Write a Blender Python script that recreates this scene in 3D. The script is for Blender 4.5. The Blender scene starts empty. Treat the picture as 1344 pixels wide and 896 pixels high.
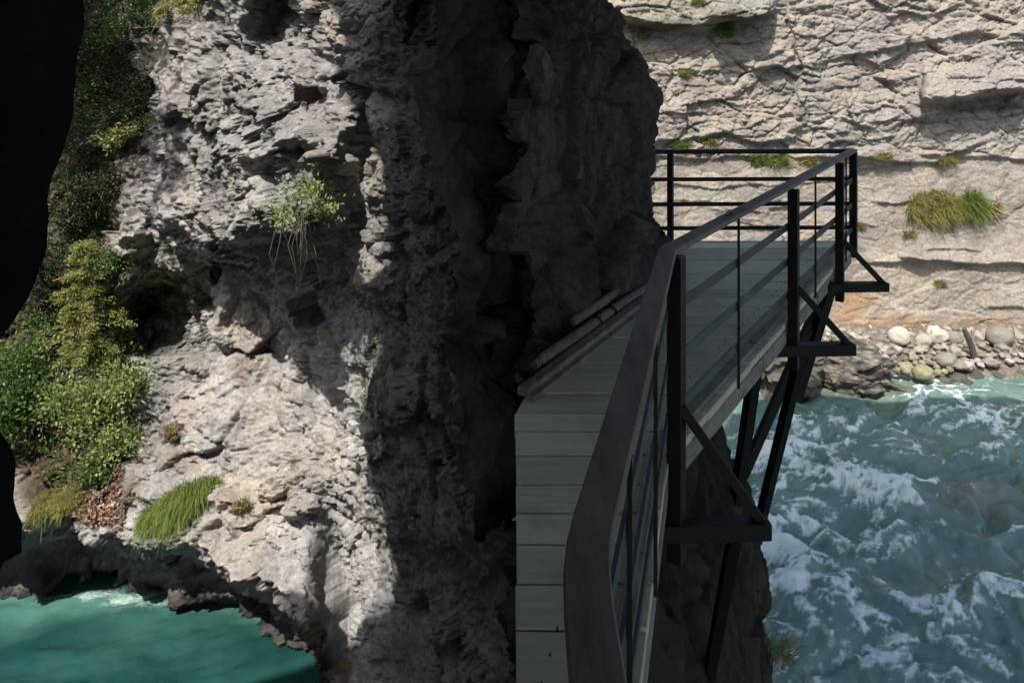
import bpy, bmesh, math, random
import numpy as np
from mathutils import Vector
rng = np.random.default_rng(7); random.seed(7)
R = math.radians
scene = bpy.context.scene
COL = scene.collection
F, U0, VH, CH = 970.0, 672.0, 83.0, 8.0          # focal length, centre column, horizon row of the photograph; eye height above the river
SUN = np.array([-0.22, -0.50, 0.79]); SUN /= np.linalg.norm(SUN)

def at(u, v, Y):
    return np.array([(u-U0)/F*Y, Y, CH-(v-VH)/F*Y])
def atz(u, v, z):
    return at(u, v, F*(CH-z)/(v-VH))

# ------------------------------------------------------------------ noise
def _h(ix, iy, iz, s):
    h = (ix.astype(np.int64)*374761393 + iy.astype(np.int64)*668265263 + iz.astype(np.int64)*2147483647 + s*974634541) & 0xffffffff
    h = ((h ^ (h >> 13))*1274126177) & 0xffffffff
    h = ((h ^ (h >> 16))*2246822519) & 0xffffffff
    h = h ^ (h >> 15)
    return h/4294967295.0
def vnoise(P, s=0):
    i = np.floor(P).astype(np.int64); f = P-i
    w = f*f*f*(f*(f*6-15)+10)
    out = 0
    for dx in (0, 1):
        for dy in (0, 1):
            for dz in (0, 1):
                X, Y, Z = i[:, 0]+dx, i[:, 1]+dy, i[:, 2]+dz
                a = _h(X, Y, Z, s)*2*math.pi; b = _h(X, Y, Z, s+91)*2-1
                q = np.sqrt(1-b*b)
                g = q*np.cos(a)*(f[:, 0]-dx)+q*np.sin(a)*(f[:, 1]-dy)+b*(f[:, 2]-dz)
                out = out+g*(w[:, 0] if dx else 1-w[:, 0])*(w[:, 1] if dy else 1-w[:, 1])*(w[:, 2] if dz else 1-w[:, 2])
    return out*1.6
def fbm(P, o=4, s=0, g=.5):
    r = 0; a = 1
    for k in range(o):
        r = r+a*vnoise(P*2.03**k+17.3*k, s+k); a *= g
    return r
def ridge(P, o=4, s=0, g=.5):
    r = 0; a = 1
    for k in range(o):
        r = r+a*(1-2*np.abs(vnoise(P*2.03**k+11.1*k, s+k))); a *= g
    return r
def worley(P, s=0):
    """broken-stone field: every cell is a tilted plane of its own; also the distance to the cell border"""
    i = np.floor(P).astype(np.int64); n = len(P)
    f1 = np.full(n, 9e9); f2 = np.full(n, 9e9); val = np.zeros(n)
    for dx in (-1, 0, 1):
        for dy in (-1, 0, 1):
            for dz in (-1, 0, 1):
                X, Y, Z = i[:, 0]+dx, i[:, 1]+dy, i[:, 2]+dz
                r = [P[:, k]-(c+_h(X, Y, Z, s+k)) for k, c in enumerate((X, Y, Z))]
                d = r[0]**2+r[1]**2+r[2]**2
                t = sum(r[k]*(_h(X, Y, Z, s+7+k)*2-1) for k in range(3))+(_h(X, Y, Z, s+13)-.5)*.8
                m = d < f1
                f2 = np.where(m, f1, np.minimum(f2, d)); val = np.where(m, t, val); f1 = np.where(m, d, f1)
    return val, np.sqrt(f2)-np.sqrt(f1)
def sm(a, b, x):
    t = np.clip((x-a)/(b-a), 0, 1); return t*t*(3-2*t)
def tps(pts, U, V):
    p = np.array(pts, float); xy = p[:, :2]/300
    def k(r2): return .5*r2*np.log(r2+1e-9)
    n = len(p); A = np.zeros((n+3, n+3))
    d2 = ((xy[:, None]-xy[None])**2).sum(-1)
    A[:n, :n] = k(d2)+np.eye(n)*.01; A[:n, n] = 1; A[:n, n+1:] = xy; A[n, :n] = 1; A[n+1:, :n] = xy.T
    w = np.linalg.solve(A, np.r_[p[:, 2], 0, 0, 0])
    x = U/300; y = V/300
    r = w[n]+w[n+1]*x+w[n+2]*y
    for j in range(n): r = r+w[j]*k((x-xy[j, 0])**2+(y-xy[j, 1])**2)
    return r

# ------------------------------------------------------------------ objects
def tag(o, label=None, cat=None, group=None, kind=None):
    for k, v in (('label', label), ('category', cat), ('group', group), ('kind', kind)):
        if v: o[k] = v
    return o
def link(o, parent=None):
    COL.objects.link(o)
    if parent: o.parent = parent
    return o
def empty(name, loc, label, cat, group=None):
    o = bpy.data.objects.new(name, None); o.location = loc; o.empty_display_size = .1
    link(o); return tag(o, label, cat, group)
def np_mesh(name, verts, faces, mat, smooth=False, attrs=None):
    me = bpy.data.meshes.new(name); verts = np.asarray(verts, np.float32); faces = np.asarray(faces, np.int32)
    n, k = faces.shape
    me.vertices.add(len(verts)); me.vertices.foreach_set('co', verts.ravel())
    me.loops.add(n*k); me.loops.foreach_set('vertex_index', faces.ravel())
    me.polygons.add(n); me.polygons.foreach_set('loop_start', np.arange(0, n*k, k, dtype=np.int32))
    me.polygons.foreach_set('loop_total', np.full(n, k, np.int32))
    if smooth: me.polygons.foreach_set('use_smooth', np.ones(n, bool))
    for a, v in (attrs or {}).items():
        at_ = me.attributes.new(a, 'FLOAT', 'POINT'); at_.data.foreach_set('value', np.asarray(v, np.float32).ravel())
    me.update(); me.validate(); me.materials.append(mat)
    return me
def grid_faces(nr, nc):
    i = np.arange(nr*nc).reshape(nr, nc)
    return np.stack([i[:-1, :-1], i[1:, :-1], i[1:, 1:], i[:-1, 1:]], -1).reshape(-1, 4)
def grid_obj(name, P, mat, smooth=False, attrs=None, parent=None):
    nr, nc = P.shape[:2]
    return link(bpy.data.objects.new(name, np_mesh(name, P.reshape(-1, 3), grid_faces(nr, nc), mat, smooth, attrs)), parent)
def gnormals(P):
    n = np.cross(np.gradient(P, axis=0), np.gradient(P, axis=1)); n /= np.linalg.norm(n, axis=-1, keepdims=True)+1e-9
    return n
class MB:
    def __init__(s): s.v = []; s.f = []
    def prism(s, a, b):                       # two matching rings joined
        o = len(s.v); n = len(a); s.v += [tuple(p) for p in a]+[tuple(p) for p in b]
        s.f.append(tuple(o+i for i in reversed(range(n)))); s.f.append(tuple(o+n+i for i in range(n)))
        for i in range(n): s.f.append((o+i, o+(i+1) % n, o+n+(i+1) % n, o+n+i))
    def bar(s, p, q, w, h, up=(0, 0, 1)):     # rectangular bar from p to q
        p, q = Vector(p), Vector(q); d = (q-p).normalized(); up = Vector(up)
        x = d.cross(up)
        if x.length < 1e-4: x = d.cross(Vector((0, 1, 0)))
        x.normalize(); y = x.cross(d).normalized()
        r = [x*w/2+y*h/2, -x*w/2+y*h/2, -x*w/2-y*h/2, x*w/2-y*h/2]
        s.prism([p+c for c in r], [q+c for c in r])
    def tube(s, pts, rad, n=6):
        pts = [Vector(p) for p in pts]; o = len(s.v)
        for i, p in enumerate(pts):
            d = (pts[min(i+1, len(pts)-1)]-pts[max(i-1, 0)]).normalized()
            x = d.cross(Vector((.3, .2, 1))).normalized(); y = d.cross(x)
            r = rad[i] if hasattr(rad, '__len__') else rad
            for k in range(n):
                a = 2*math.pi*k/n; s.v.append(tuple(p+(x*math.cos(a)+y*math.sin(a))*r))
        for i in range(len(pts)-1):
            for k in range(n):
                a = o+i*n+k; b = o+i*n+(k+1) % n; s.f.append((a, b, b+n, a+n))
        s.f.append(tuple(o+k for k in reversed(range(n)))); e = o+(len(pts)-1)*n; s.f.append(tuple(e+k for k in range(n)))
    def build(s, name, mat, parent=None, bevel=0, smooth=False):
        me = bpy.data.meshes.new(name); v = s.v
        if parent: pl = parent.location; v = [(a[0]-pl.x, a[1]-pl.y, a[2]-pl.z) for a in v] if parent.parent is None else v
        me.from_pydata([tuple(map(float, a)) for a in v], [], s.f); me.materials.append(mat)
        bm = bmesh.new(); bm.from_mesh(me); bmesh.ops.recalc_face_normals(bm, faces=bm.faces)
        if bevel: bmesh.ops.bevel(bm, geom=[e for e in bm.edges if e.calc_face_angle(0) > .6], offset=bevel, segments=1, affect='EDGES')
        bm.to_mesh(me); bm.free()
        if smooth:
            for p in me.polygons: p.use_smooth = True
        return link(bpy.data.objects.new(name, me), parent)

# ------------------------------------------------------------------ materials
class NT:
    def __init__(s, name):
        s.m = bpy.data.materials.new(name); s.m.use_nodes = True; s.t = s.m.node_tree; s.t.nodes.clear()
        s.out = s.n('ShaderNodeOutputMaterial')
    def n(s, t, **k):
        o = s.t.nodes.new(t)
        for a, b in k.items(): setattr(o, a, b)
        return o
    def set(s, sock, v):
        if hasattr(v, 'is_output'): s.t.links.new(v, sock)
        elif isinstance(v, (tuple, list)) and sock.type == 'RGBA' and len(v) == 3: sock.default_value = (*v, 1)
        else: sock.default_value = v
    def noise(s, vec, scale, detail=6, rough=.6, dist=0):
        o = s.n('ShaderNodeTexNoise'); s.set(o.inputs['Vector'], vec); s.set(o.inputs['Scale'], scale)
        s.set(o.inputs['Detail'], detail); s.set(o.inputs['Roughness'], rough); s.set(o.inputs['Distortion'], dist); return o.outputs['Fac']
    def vor(s, vec, scale, feature='DISTANCE_TO_EDGE', out='Distance'):
        o = s.n('ShaderNodeTexVoronoi', feature=feature); s.set(o.inputs['Vector'], vec); s.set(o.inputs['Scale'], scale); return o.outputs[out]
    def ramp(s, fac, stops):
        o = s.n('ShaderNodeValToRGB'); s.set(o.inputs[0], fac); e = o.color_ramp.elements
        while len(e) < len(stops): e.new(.5)
        for x, (p, c) in zip(e, stops): x.position = p; x.color = (*c, 1) if isinstance(c, tuple) else (c, c, c, 1)
        return o.outputs[0]
    def mix(s, fac, a, b, blend='MIX'):
        o = s.n('ShaderNodeMix', data_type='RGBA', blend_type=blend); s.set(o.inputs[0], fac); s.set(o.inputs[6], a); s.set(o.inputs[7], b); return o.outputs[2]
    def math(s, op, a, b=0.0):
        o = s.n('ShaderNodeMath', operation=op); s.set(o.inputs[0], a); s.set(o.inputs[1], b); return o.outputs[0]
    def attr(s, name): return s.n('ShaderNodeAttribute', attribute_name=name).outputs['Fac']
    def pos(s, scale=(1, 1, 1), rot=(0, 0, 0), obj=False):
        c = s.n('ShaderNodeTexCoord').outputs['Object'] if obj else s.n('ShaderNodeNewGeometry').outputs['Position']
        o = s.n('ShaderNodeMapping'); s.set(o.inputs['Vector'], c); o.inputs['Scale'].default_value = scale; o.inputs['Rotation'].default_value = rot
        return o.outputs[0]
    def bump(s, h, strength=.5, dist=.02, normal=None):
        o = s.n('ShaderNodeBump'); s.set(o.inputs['Height'], h); o.inputs['Strength'].default_value = strength; o.inputs['Distance'].default_value = dist
        if normal is not None: s.set(o.inputs['Normal'], normal)
        return o.outputs[0]
    def bsdf(s, col, rough=.85, normal=None, spec=.3, metal=0.0):
        o = s.n('ShaderNodeBsdfPrincipled'); s.set(o.inputs['Base Color'], col); s.set(o.inputs['Roughness'], rough)
        s.set(o.inputs['Specular IOR Level'], spec); s.set(o.inputs['Metallic'], metal)
        if normal is not None: s.set(o.inputs['Normal'], normal)
        return o.outputs[0]
    def done(s, sh): s.t.links.new(sh, s.out.inputs[0]); return s.m

def rock_mat(name, dark, mid, light, tan, warp=(1, 1, 1), stain=.6, extra=True, bstr=.8, spec=.2, bd=.09):
    t = NT(name); p = t.pos(warp); w = t.pos()
    a = t.noise(p, 1.1, 8, .65, .4)
    c = t.ramp(a, [(.28, dark), (.48, mid), (.68, light)])
    c = t.mix(t.ramp(t.noise(w, .55, 5, .6, .6), [(.45, 0.0), (.65, .75)]), c, tan)
    sv = t.pos((1.6, 1.6, .22))
    c = t.mix(t.math('MULTIPLY', t.ramp(t.noise(sv, 1.7, 6, .6, .3), [(.5, 0.0), (.72, 1.0)]), stain), c, tuple(x*.42 for x in mid))
    c = t.mix(.55, c, t.ramp(t.noise(w, 16, 6, .75), [(.3, .22), (.52, .55), (.7, .95)]), 'OVERLAY')
    if extra:
        c = t.mix(t.math('MULTIPLY', t.attr('grey'), t.ramp(t.noise(w, 1.3, 6, .7), [(.3, .55), (.6, 1.0)])), c, t.mix(.8, c, t.ramp(t.noise(w, 4, 8, .7), [(.35, (.10, .10, .102)), (.55, (.185, .182, .18)), (.7, (.30, .295, .285))])))
        c = t.mix(t.math('MULTIPLY', t.attr('ochre'), t.ramp(t.noise(w, 3.2, 6, .7), [(.35, 0.0), (.6, 1.0)])), c, (.25, .155, .08))
        c = t.mix(t.math('MULTIPLY', t.attr('moss'), t.ramp(t.noise(w, 5, 6, .7), [(.4, 0.0), (.56, 1.0)])), c, (.05, .065, .02))
        c = t.mix(t.math('MULTIPLY', t.attr('wet'), t.ramp(t.noise(w, 2.2, 5, .6), [(.3, .75), (.6, 1.0)])), c, t.ramp(t.noise(w, 7, 7, .7), [(.35, (.012, .0115, .011)), (.55, (.03, .028, .025)), (.72, (.06, .057, .052))]))  # dark tone for wet rock and for shade painted on buttress and undersides
        c = t.mix(t.attr('earth'), c, t.ramp(t.noise(w, 9, 6, .7), [(.35, (.03, .026, .018)), (.55, (.10, .07, .045)), (.7, (.17, .12, .08))]))
    h = t.math('ADD', t.math('MULTIPLY', t.noise(p, 7, 10, .72, .5), 1.0), t.math('MULTIPLY', t.vor(t.pos(tuple(4.2*x for x in warp)), 1.0), .35))
    n = t.bump(h, bstr, bd); n = t.bump(t.noise(w, 45, 6, .75), .5, .02, n)
    return t.done(t.bsdf(c, .88, n, spec))
M = {}
M['cliff'] = rock_mat('limestone', (.15, .148, .146), (.30, .292, .283), (.45, .435, .415), (.38, .335, .28))
M['far'] = rock_mat('bedded_limestone', (.125, .113, .10), (.19, .172, .148), (.26, .236, .203), (.255, .212, .165), (.8, 1, 1.4), .35, True, .45, .2, .04)
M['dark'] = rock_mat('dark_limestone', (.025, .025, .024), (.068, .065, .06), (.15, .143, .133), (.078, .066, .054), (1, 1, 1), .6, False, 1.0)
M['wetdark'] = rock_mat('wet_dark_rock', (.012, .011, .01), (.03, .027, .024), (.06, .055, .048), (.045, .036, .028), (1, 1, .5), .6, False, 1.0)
M['black'] = rock_mat('black_rock', (.004, .004, .004), (.010, .010, .010), (.022, .022, .022), (.010, .010, .010), (1, 1, 1), .6, False, .6, .05)  # near-black albedo stands for the lack of light on this rock

def stone_mat(name, cols, moss=0.0):
    t = NT(name); oi = t.n('ShaderNodeObjectInfo').outputs['Random']; p = t.pos(obj=True)
    c = t.ramp(oi, [(i/(len(cols)-1), k) for i, k in enumerate(cols)])
    c = t.mix(.5, c, t.ramp(t.noise(p, 4, 7, .7), [(.3, .25), (.7, .75)]), 'OVERLAY')
    if moss: c = t.mix(t.math('MULTIPLY', t.ramp(t.noise(p, 2.0, 5, .7), [(.42, 0.0), (.6, 1.0)]), moss), c, (.13, .13, .03))
    return t.done(t.bsdf(c, .85, t.bump(t.noise(p, 9, 8, .7), .5, .05), .25))
M['stone'] = stone_mat('river_stone', [(.23, .215, .185), (.13, .12, .105), (.30, .28, .24), (.17, .155, .13), (.35, .325, .275)])
M['mossy'] = stone_mat('mossy_stone', [(.25, .235, .17), (.33, .3, .24)], .8)
M['white'] = stone_mat('pale_stone', [(.36, .335, .285), (.38, .35, .295)])
M['grey'] = stone_mat('grey_stone', [(.18, .172, .145), (.21, .2, .17)], .25)
M['wetst'] = stone_mat('wet_stone', [(.05, .047, .04), (.09, .08, .065)])
M['red'] = stone_mat('red_brown_stone', [(.14, .075, .05), (.16, .09, .06)])

def leaf_mat(name, a, b, c, tr=.4):
    t = NT(name); r = t.n('ShaderNodeNewGeometry').outputs['Random Per Island']
    col = t.ramp(r, [(0.0, a), (.55, b), (1.0, c)])
    d = t.bsdf(col, .55, None, .25); x = t.n('ShaderNodeBsdfTranslucent'); t.set(x.inputs[0], col)
    m = t.n('ShaderNodeMixShader'); m.inputs[0].default_value = tr
    t.t.links.new(d, m.inputs[1]); t.t.links.new(x.outputs[0], m.inputs[2]); return t.done(m.outputs[0])
M['leaf_yel'] = leaf_mat('yellow_green_needles', (.12, .14, .035), (.25, .27, .075), (.38, .37, .14))
M['leaf_lt'] = leaf_mat('light_green_leaves', (.12, .17, .05), (.25, .33, .115), (.38, .43, .18))
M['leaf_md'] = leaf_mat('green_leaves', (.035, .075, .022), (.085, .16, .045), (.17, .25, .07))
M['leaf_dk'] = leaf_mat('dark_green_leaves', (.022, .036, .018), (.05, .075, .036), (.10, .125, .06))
M['grass'] = leaf_mat('grass_blades', (.08, .13, .025), (.15, .22, .05), (.25, .27, .08), .3)
M['drygrass'] = leaf_mat('dry_grass_blades', (.13, .16, .035), (.24, .24, .07), (.36, .30, .13), .3)
M['straw'] = leaf_mat('straw_blades', (.2, .17, .08), (.32, .26, .13), (.42, .33, .19), .3)
M['litter'] = leaf_mat('fallen_leaves', (.12, .07, .05), (.26, .17, .12), (.42, .32, .25), .1)
def wood(name, cols, scale, rot=0, rough=.8, island=True, spec=.25):
    t = NT(name); p = t.pos(scale, (0, 0, rot))
    c = t.ramp(t.noise(p, 3, 9, .7, .3), [(.3, cols[0]), (.5, cols[1]), (.72, cols[2])])
    if island: c = t.mix(.5, c, t.ramp(t.n('ShaderNodeNewGeometry').outputs['Random Per Island'], [(0.0, .35), (1.0, .65)]), 'OVERLAY')
    c = t.mix(t.ramp(t.noise(t.pos(), 2.3, 6, .7), [(.5, 0.0), (.75, .5)]), c, tuple(x*.4 for x in cols[1]))
    return t.done(t.bsdf(c, rough, t.bump(t.noise(p, 14, 6, .7), .35, .006), spec))
M['deck'] = wood('weathered_planks', ((.37, .342, .25), (.465, .425, .30), (.54, .495, .355)), (.6, 9, 1))
M['timber'] = wood('grey_timber', ((.10, .09, .075), (.17, .155, .13), (.26, .24, .2)), (5, .8, 5), R(-34))
M['log'] = wood('debarked_log', ((.08, .073, .058), (.14, .128, .105), (.21, .19, .155)), (6, .7, 6), R(-34))
M['rail'] = wood('brown_handrail', ((.10, .08, .066), (.165, .135, .112), (.23, .19, .16)), (5, .7, 5), R(-25), .75, False, .15)
M['bark'] = wood('bark', ((.03, .025, .02), (.07, .06, .05), (.13, .11, .09)), (4, 4, 1), 0, .9, False)
def metal(name, c, r=.45):
    t = NT(name); p = t.pos(); k = t.mix(t.ramp(t.noise(p, 12, 6, .7), [(.45, 0.0), (.75, .6)]), c, (c[0]*2.6, c[1]*1.9, c[2]*1.5))
    return t.done(t.bsdf(k, t.ramp(t.noise(p, 6), [(.3, r-.1), (.7, r+.15)]), t.bump(t.noise(p, 60), .15, .003), .25))
M['steel'] = metal('black_painted_steel', (.006, .006, .006), .6)
M['flat'] = metal('grey_painted_flat_bar', (.045, .049, .052), .55)

# ------------------------------------------------------------------ relief rock faces
def interp(pts, x):
    p = np.array(pts, float); return np.interp(x, p[:, 0], p[:, 1])
class Relief:
    def __init__(s, u0, u1, v0, v1, step, pts, wu=13, wv=10):
        s.u = np.arange(u0, u1+.1, step) if u0 > 0 else np.r_[np.arange(u0, 430, step), np.arange(430, u1+.1, step*.55)]; s.v = np.arange(v0, v1+.1, step)
        s.U, s.V = np.meshgrid(s.u, s.v); s.D = tps(pts, s.U, s.V)
        q = np.stack([s.U.ravel()/60, s.V.ravel()/60, 0*s.U.ravel()], 1)
        s.n1 = fbm(q, 4, 3, .45).reshape(s.U.shape); s.n2 = fbm(q*1.0+40, 4, 9, .42).reshape(s.U.shape)
        s.U2 = s.U+wu*s.n2; s.V2 = s.V+wv*s.n1
        s.base = s.D.copy()
    def ledge(s, line, amp, hup, w=20, fade=25):
        """rock juts out by amp above the line and falls back below it"""
        p = np.array(line, float); vl = np.interp(s.U2, p[:, 0], p[:, 1])
        k = sm(p[0, 0]-fade, p[0, 0]+fade, s.U2)*(1-sm(p[-1, 0]-fade, p[-1, 0]+fade, s.U2))
        d = s.V2-vl
        if p.shape[1] > 2: k = k*np.interp(s.U2, p[:, 0], p[:, 2])
        s.D -= amp*k*np.where(d < 0, np.exp(np.minimum(d, 0)/hup), 1-sm(0, w, d))
    def edge(s, line, amp, hr, w=12):
        """a standing edge: rock right of the line is nearer"""
        p = np.array(line, float); ul = np.interp(s.V2, p[:, 1], p[:, 0])
        k = sm(p[0, 1]-30, p[0, 1]+30, s.V2)*(1-sm(p[-1, 1]-30, p[-1, 1]+30, s.V2))
        d = ul-s.U2
        s.D -= amp*k*np.where(d < 0, np.exp(np.minimum(d, 0)/hr), 1-sm(0, w, d))
    def below(s, line, a, b):
        p = np.array(line, float); return sm(a, b, s.V2-np.interp(s.U2, p[:, 0], p[:, 1]))
    def hole(s, u, v, ru, rv, amp, hard=.5):
        r = np.sqrt(((s.U2-u)/ru)**2+((s.V2-v)/rv)**2); s.D += amp*(1-sm(hard, 1.15, r))
    def mask(s, blobs):
        m = 0*s.U
        for (u, v, ru, rv) in blobs: m = np.maximum(m, 1-sm(.5, 1.2, np.sqrt(((s.U2-u)/ru)**2+((s.V2-v)/rv)**2)))
        return m
    def points(s, D): return np.stack([(s.U-U0)/F*D, D, CH-(s.V-VH)/F*D], -1)
    def build(s, name, mat, disp, attrs):
        B = s.points(s.base); nrm = gnormals(B); to = -B+np.array([0, 0, CH]); sg = np.sign((nrm*to).sum(-1, keepdims=True)); nrm = nrm*sg
        P = s.points(s.D); d = disp(P.reshape(-1, 3)).reshape(s.U.shape)
        s.P = P+nrm*d[..., None]
        o = grid_obj(name, s.P, mat, False, attrs); return tag(o, kind='structure')
    def surf(s, u, v):
        j = int(np.clip(np.searchsorted(s.u, u), 0, len(s.u)-1)); i = int(np.clip((v-s.v[0])/(s.v[1]-s.v[0]), 0, len(s.v)-1))
        return s.P[i, j]

def aniso(P, ax, k):
    ax = np.array(ax, float); ax /= np.linalg.norm(ax); return P+(P@ax)[:, None]*ax*(k-1)

pts = [(-90,-60,12.6),(-90,300,12.2),(-90,600,11.5),(-90,780,11.1),(-90,920,11.1),
 (60,-60,13.1),(160,-60,13.3),(60,100,13),(160,120,13),(60,260,12.7),(150,240,12.7),(60,380,12.3),(110,480,12.1),(40,600,11.7),(130,620,11.6),(60,700,11.3),(140,700,11.3),(60,790,11.3),(140,790,11.3),(60,920,11.2),(150,920,11.0),
 (225,-60,11.9),(225,130,11.8),(215,280,12.0),(300,-60,11.0),(300,130,11.1),(300,270,11.5),(380,-60,10.4),(380,180,10.7),(430,-60,9.4),(430,130,9.6),(430,300,9.9),
 (270,400,11.65),(340,420,11.55),(420,450,11.0),(220,540,11.8),(300,540,11.3),(400,560,10.6),(180,640,11.5),(260,680,11.0),(350,680,10.5),(440,680,9.9),(200,800,11.0),(300,825,10.5),(380,860,10.0),(440,900,9.7),(300,920,10.6),
 (478,-60,7.9),(475,170,8.3),(475,370,8.7),(482,560,9.0),(512,700,9.1),(525,800,8.9),(520,920,8.7),
 (570,-60,5.9),(570,130,6.0),(570,300,6.1),(570,490,6.6),(570,700,7.4),(570,920,8.0),
 (675,-60,4.8),(675,130,4.7),(675,300,4.6),(675,490,4.5),(675,600,5.0),(675,720,5.7),(675,920,6.6)]
L = Relief(-90, 684, -60, 921, 1.5, pts)
L.ledge([(150,296,.5),(205,264,.5),(225,272,.8),(252,284,1.5),(285,292,2.3),(320,296,3.1),(400,296,2.9),(440,306,1.8),(470,330,.8),(510,350,.2)], 1.0, 300, 66)
L.ledge([(325,196),(350,186),(380,186),(420,196),(452,216)], .9, 70, 36)
L.ledge([(322,262),(360,270),(400,266),(430,276)], .3, 25, 24)
L.hole(365, 25, 36, 52, .8); L.hole(398, 140, 20, 30, .35)
L.ledge([(392,372),(420,366),(450,374)], .5, 8, 6); L.hole(424, 398, 34, 30, .8, .6); L.hole(215, 415, 62, 62, 1.6, .4); L.hole(180, 400, 30, 30, .6)
L.hole(286, 350, 10, 26, .45)
L.edge([(436,352),(446,420),(468,490),(476,560),(500,650),(522,720)], .55, 90, 10)
L.edge([(252,-60),(238,60),(226,140),(214,240)], .7, 60, 14)
L.edge([(300,-60),(290,40),(262,120)], .35, 40, 10)
L.ledge([(-60,700),(40,690),(90,676),(130,700),(164,690)], 1.25, 70, 30)
L.ledge([(168,700),(200,716),(250,706),(290,736),(330,752),(372,776),(405,800),(430,850)], 1.2, 120, 30)
L.hole(138, 748, 26, 34, .35, .5); L.hole(215, 775, 30, 30, .3, .4); L.hole(300, 810, 60, 24, .35, .4)
L.ledge([(185,648),(230,660),(290,640)], .25, 30, 30)
for k in range(16):                                         # small shelves and pockets over the sunlit face
    u, v = rng.uniform(215, 470), rng.uniform(20, 740); w = rng.uniform(18, 60)
    L.ledge([(u, v), (u+w*.5, v+rng.uniform(-8, 12)), (u+w, v+rng.uniform(-12, 18))], rng.uniform(.1, .28), rng.uniform(12, 40), rng.uniform(10, 20), 10)
for k in range(16):
    u = rng.uniform(480, 660); v = rng.uniform(30, 860)
    L.ledge([(u, v), (u+25, v+rng.uniform(-18, 10)), (u+50, v+rng.uniform(-30, 20))], rng.uniform(.12, .4), rng.uniform(20, 50), rng.uniform(12, 30), 12)
def disp_left(P):
    W = P+.35*np.stack([fbm(P*.8, 3, 21), fbm(P*.8, 3, 25), fbm(P*.8, 3, 29)], 1)
    A = aniso(W, (.15, -.1, 1), 1.5)
    a, e1 = worley(A*.9, 5); b, e2 = worley(A*2.6, 45); c, e3 = worley(aniso(W, (.2, .1, 1), 1.8)*7, 85)
    rough = .35+.65*sm(-.35, .35, fbm(P*.5, 2, 77))
    pil = sm(-2.2, -1.2, P[:, 0])
    g_, e4 = worley(W*17, 95)
    rv = ridge(aniso(W, (.12, 0, 1), .42)*1.7, 6, 60, .58); rh = ridge(aniso(W, (.25, .1, 1), 1.5)*2.6, 6, 160, .62)
    d = .22*a+.075*b*(.4+.6*rough)+.022*c*rough+.012*g_*rough+.12*fbm(P*.7, 3, 3)+.08*(rv-1)+.024*rough*(rh-1)+.035*fbm(P*9, 5, 50, .65)
    d -= .03*(1-sm(0, .1, e1))
    return d*(1-.35*pil)
at_l = dict(grey=np.maximum(.75*sm(330, 270, L.V2)*(1-.75*L.mask([(345,240,45,70),(470,270,40,80),(380,120,60,50)])), L.mask([(215,560,40,110),(250,470,30,50)])*.7), ochre=1.6*L.mask([(420,848,34,40),(222,774,16,12),(285,800,14,10),(455,880,25,20)])+L.mask([(330,470,30,60),(395,330,35,40),(130,640,60,30),(430,20,20,40),(330,650,70,20),(240,600,30,30),(250,545,30,30)])*.38,
            moss=np.maximum(L.mask([(497,505,26,70),(170,400,110,100),(500,580,24,40)])*.95, L.mask([(380,290,60,40),(420,230,40,30)])*.5),
            wet=np.maximum(L.below([(-90,700),(40,700),(90,688),(130,712),(200,724),(250,716),(290,746),(330,756),(372,778),(405,798),(430,822),(470,872),(500,930)], -4, 50)*.62+.38*L.below([(-90,752),(160,758),(250,768),(330,785),(400,815),(450,860),(500,930)], -8, 14), .8*sm(470, 530, L.U2)+.2*sm(520, 600, L.U2-.2*L.V2+40)),  # wet near the waterline; right part paints the buttress's shade as dark rock
            earth=np.maximum(L.mask([(60,120,150,260),(50,400,120,130),(70,560,120,100),(100,640,95,52)]), 0))
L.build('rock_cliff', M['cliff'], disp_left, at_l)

# far cliff across the river
pf = [(720,-70,21.3),(720,200,20.9),(720,440,20.6),(1000,-70,21.9),(1000,200,21.4),(1000,440,20.9),(1344,-70,22.2),(1344,200,21.6),(1344,440,20.9),(1560,-70,22),(1560,440,20.8),(1180,300,21.2),(1180,100,21.7)]
Fr = Relief(740, 1560, -70, 446, 1.3, pf, 7, 5)
for line, a, h, w in [
    ([(800,14),(850,24),(905,34),(950,22),(1015,12)], .75, 40, 14), ([(930,20),(990,22),(1020,8)], .6, 30, 10),
    ([(835,88),(900,98),(960,92),(1010,104)], .2, 40, 8), ([(850,186),(900,182),(950,170),(1000,186),(1040,178)], .45, 60, 9),
    ([(1000,96),(1060,84),(1110,72),(1160,88)], .25, 40, 8), ([(1110,74),(1170,64),(1215,50),(1290,40)], .3, 40, 8),
    ([(1212,128),(1262,124),(1300,116),(1420,112)], .8, 44, 15), ([(1165,166),(1200,154),(1250,142),(1340,138)], .3, 30, 9),
    ([(1210,200),(1262,196),(1290,188)], .35, 26, 9), ([(1040,166),(1090,152),(1150,168)], .2, 30, 8),
    ([(1180,12),(1220,16),(1255,6)], .4, 26, 8), ([(1260,48),(1310,44),(1420,30)], .35, 30, 9),
    ([(850,205),(950,206),(1060,204),(1180,210),(1420,200)], .3, 30, 8),
    ([(1190,337),(1240,345),(1300,346),(1460,344)], .5, 26, 6), ([(1140,342),(1200,342),(1230,344)], .3, 12, 5),
    ([(1148,262),(1180,268),(1200,264)], .25, 14, 6), ([(880,240),(930,246),(1000,240)], .15, 12, 5), ([(880,262),(960,266),(1040,262)], .12, 10, 5),
    ([(1300,398),(1340,402),(1420,398)], .2, 14, 8)]:
    big_ = a > .55; Fr.ledge(line, a if big_ else a*.5, h, w if big_ else w*.7, 14)
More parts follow.
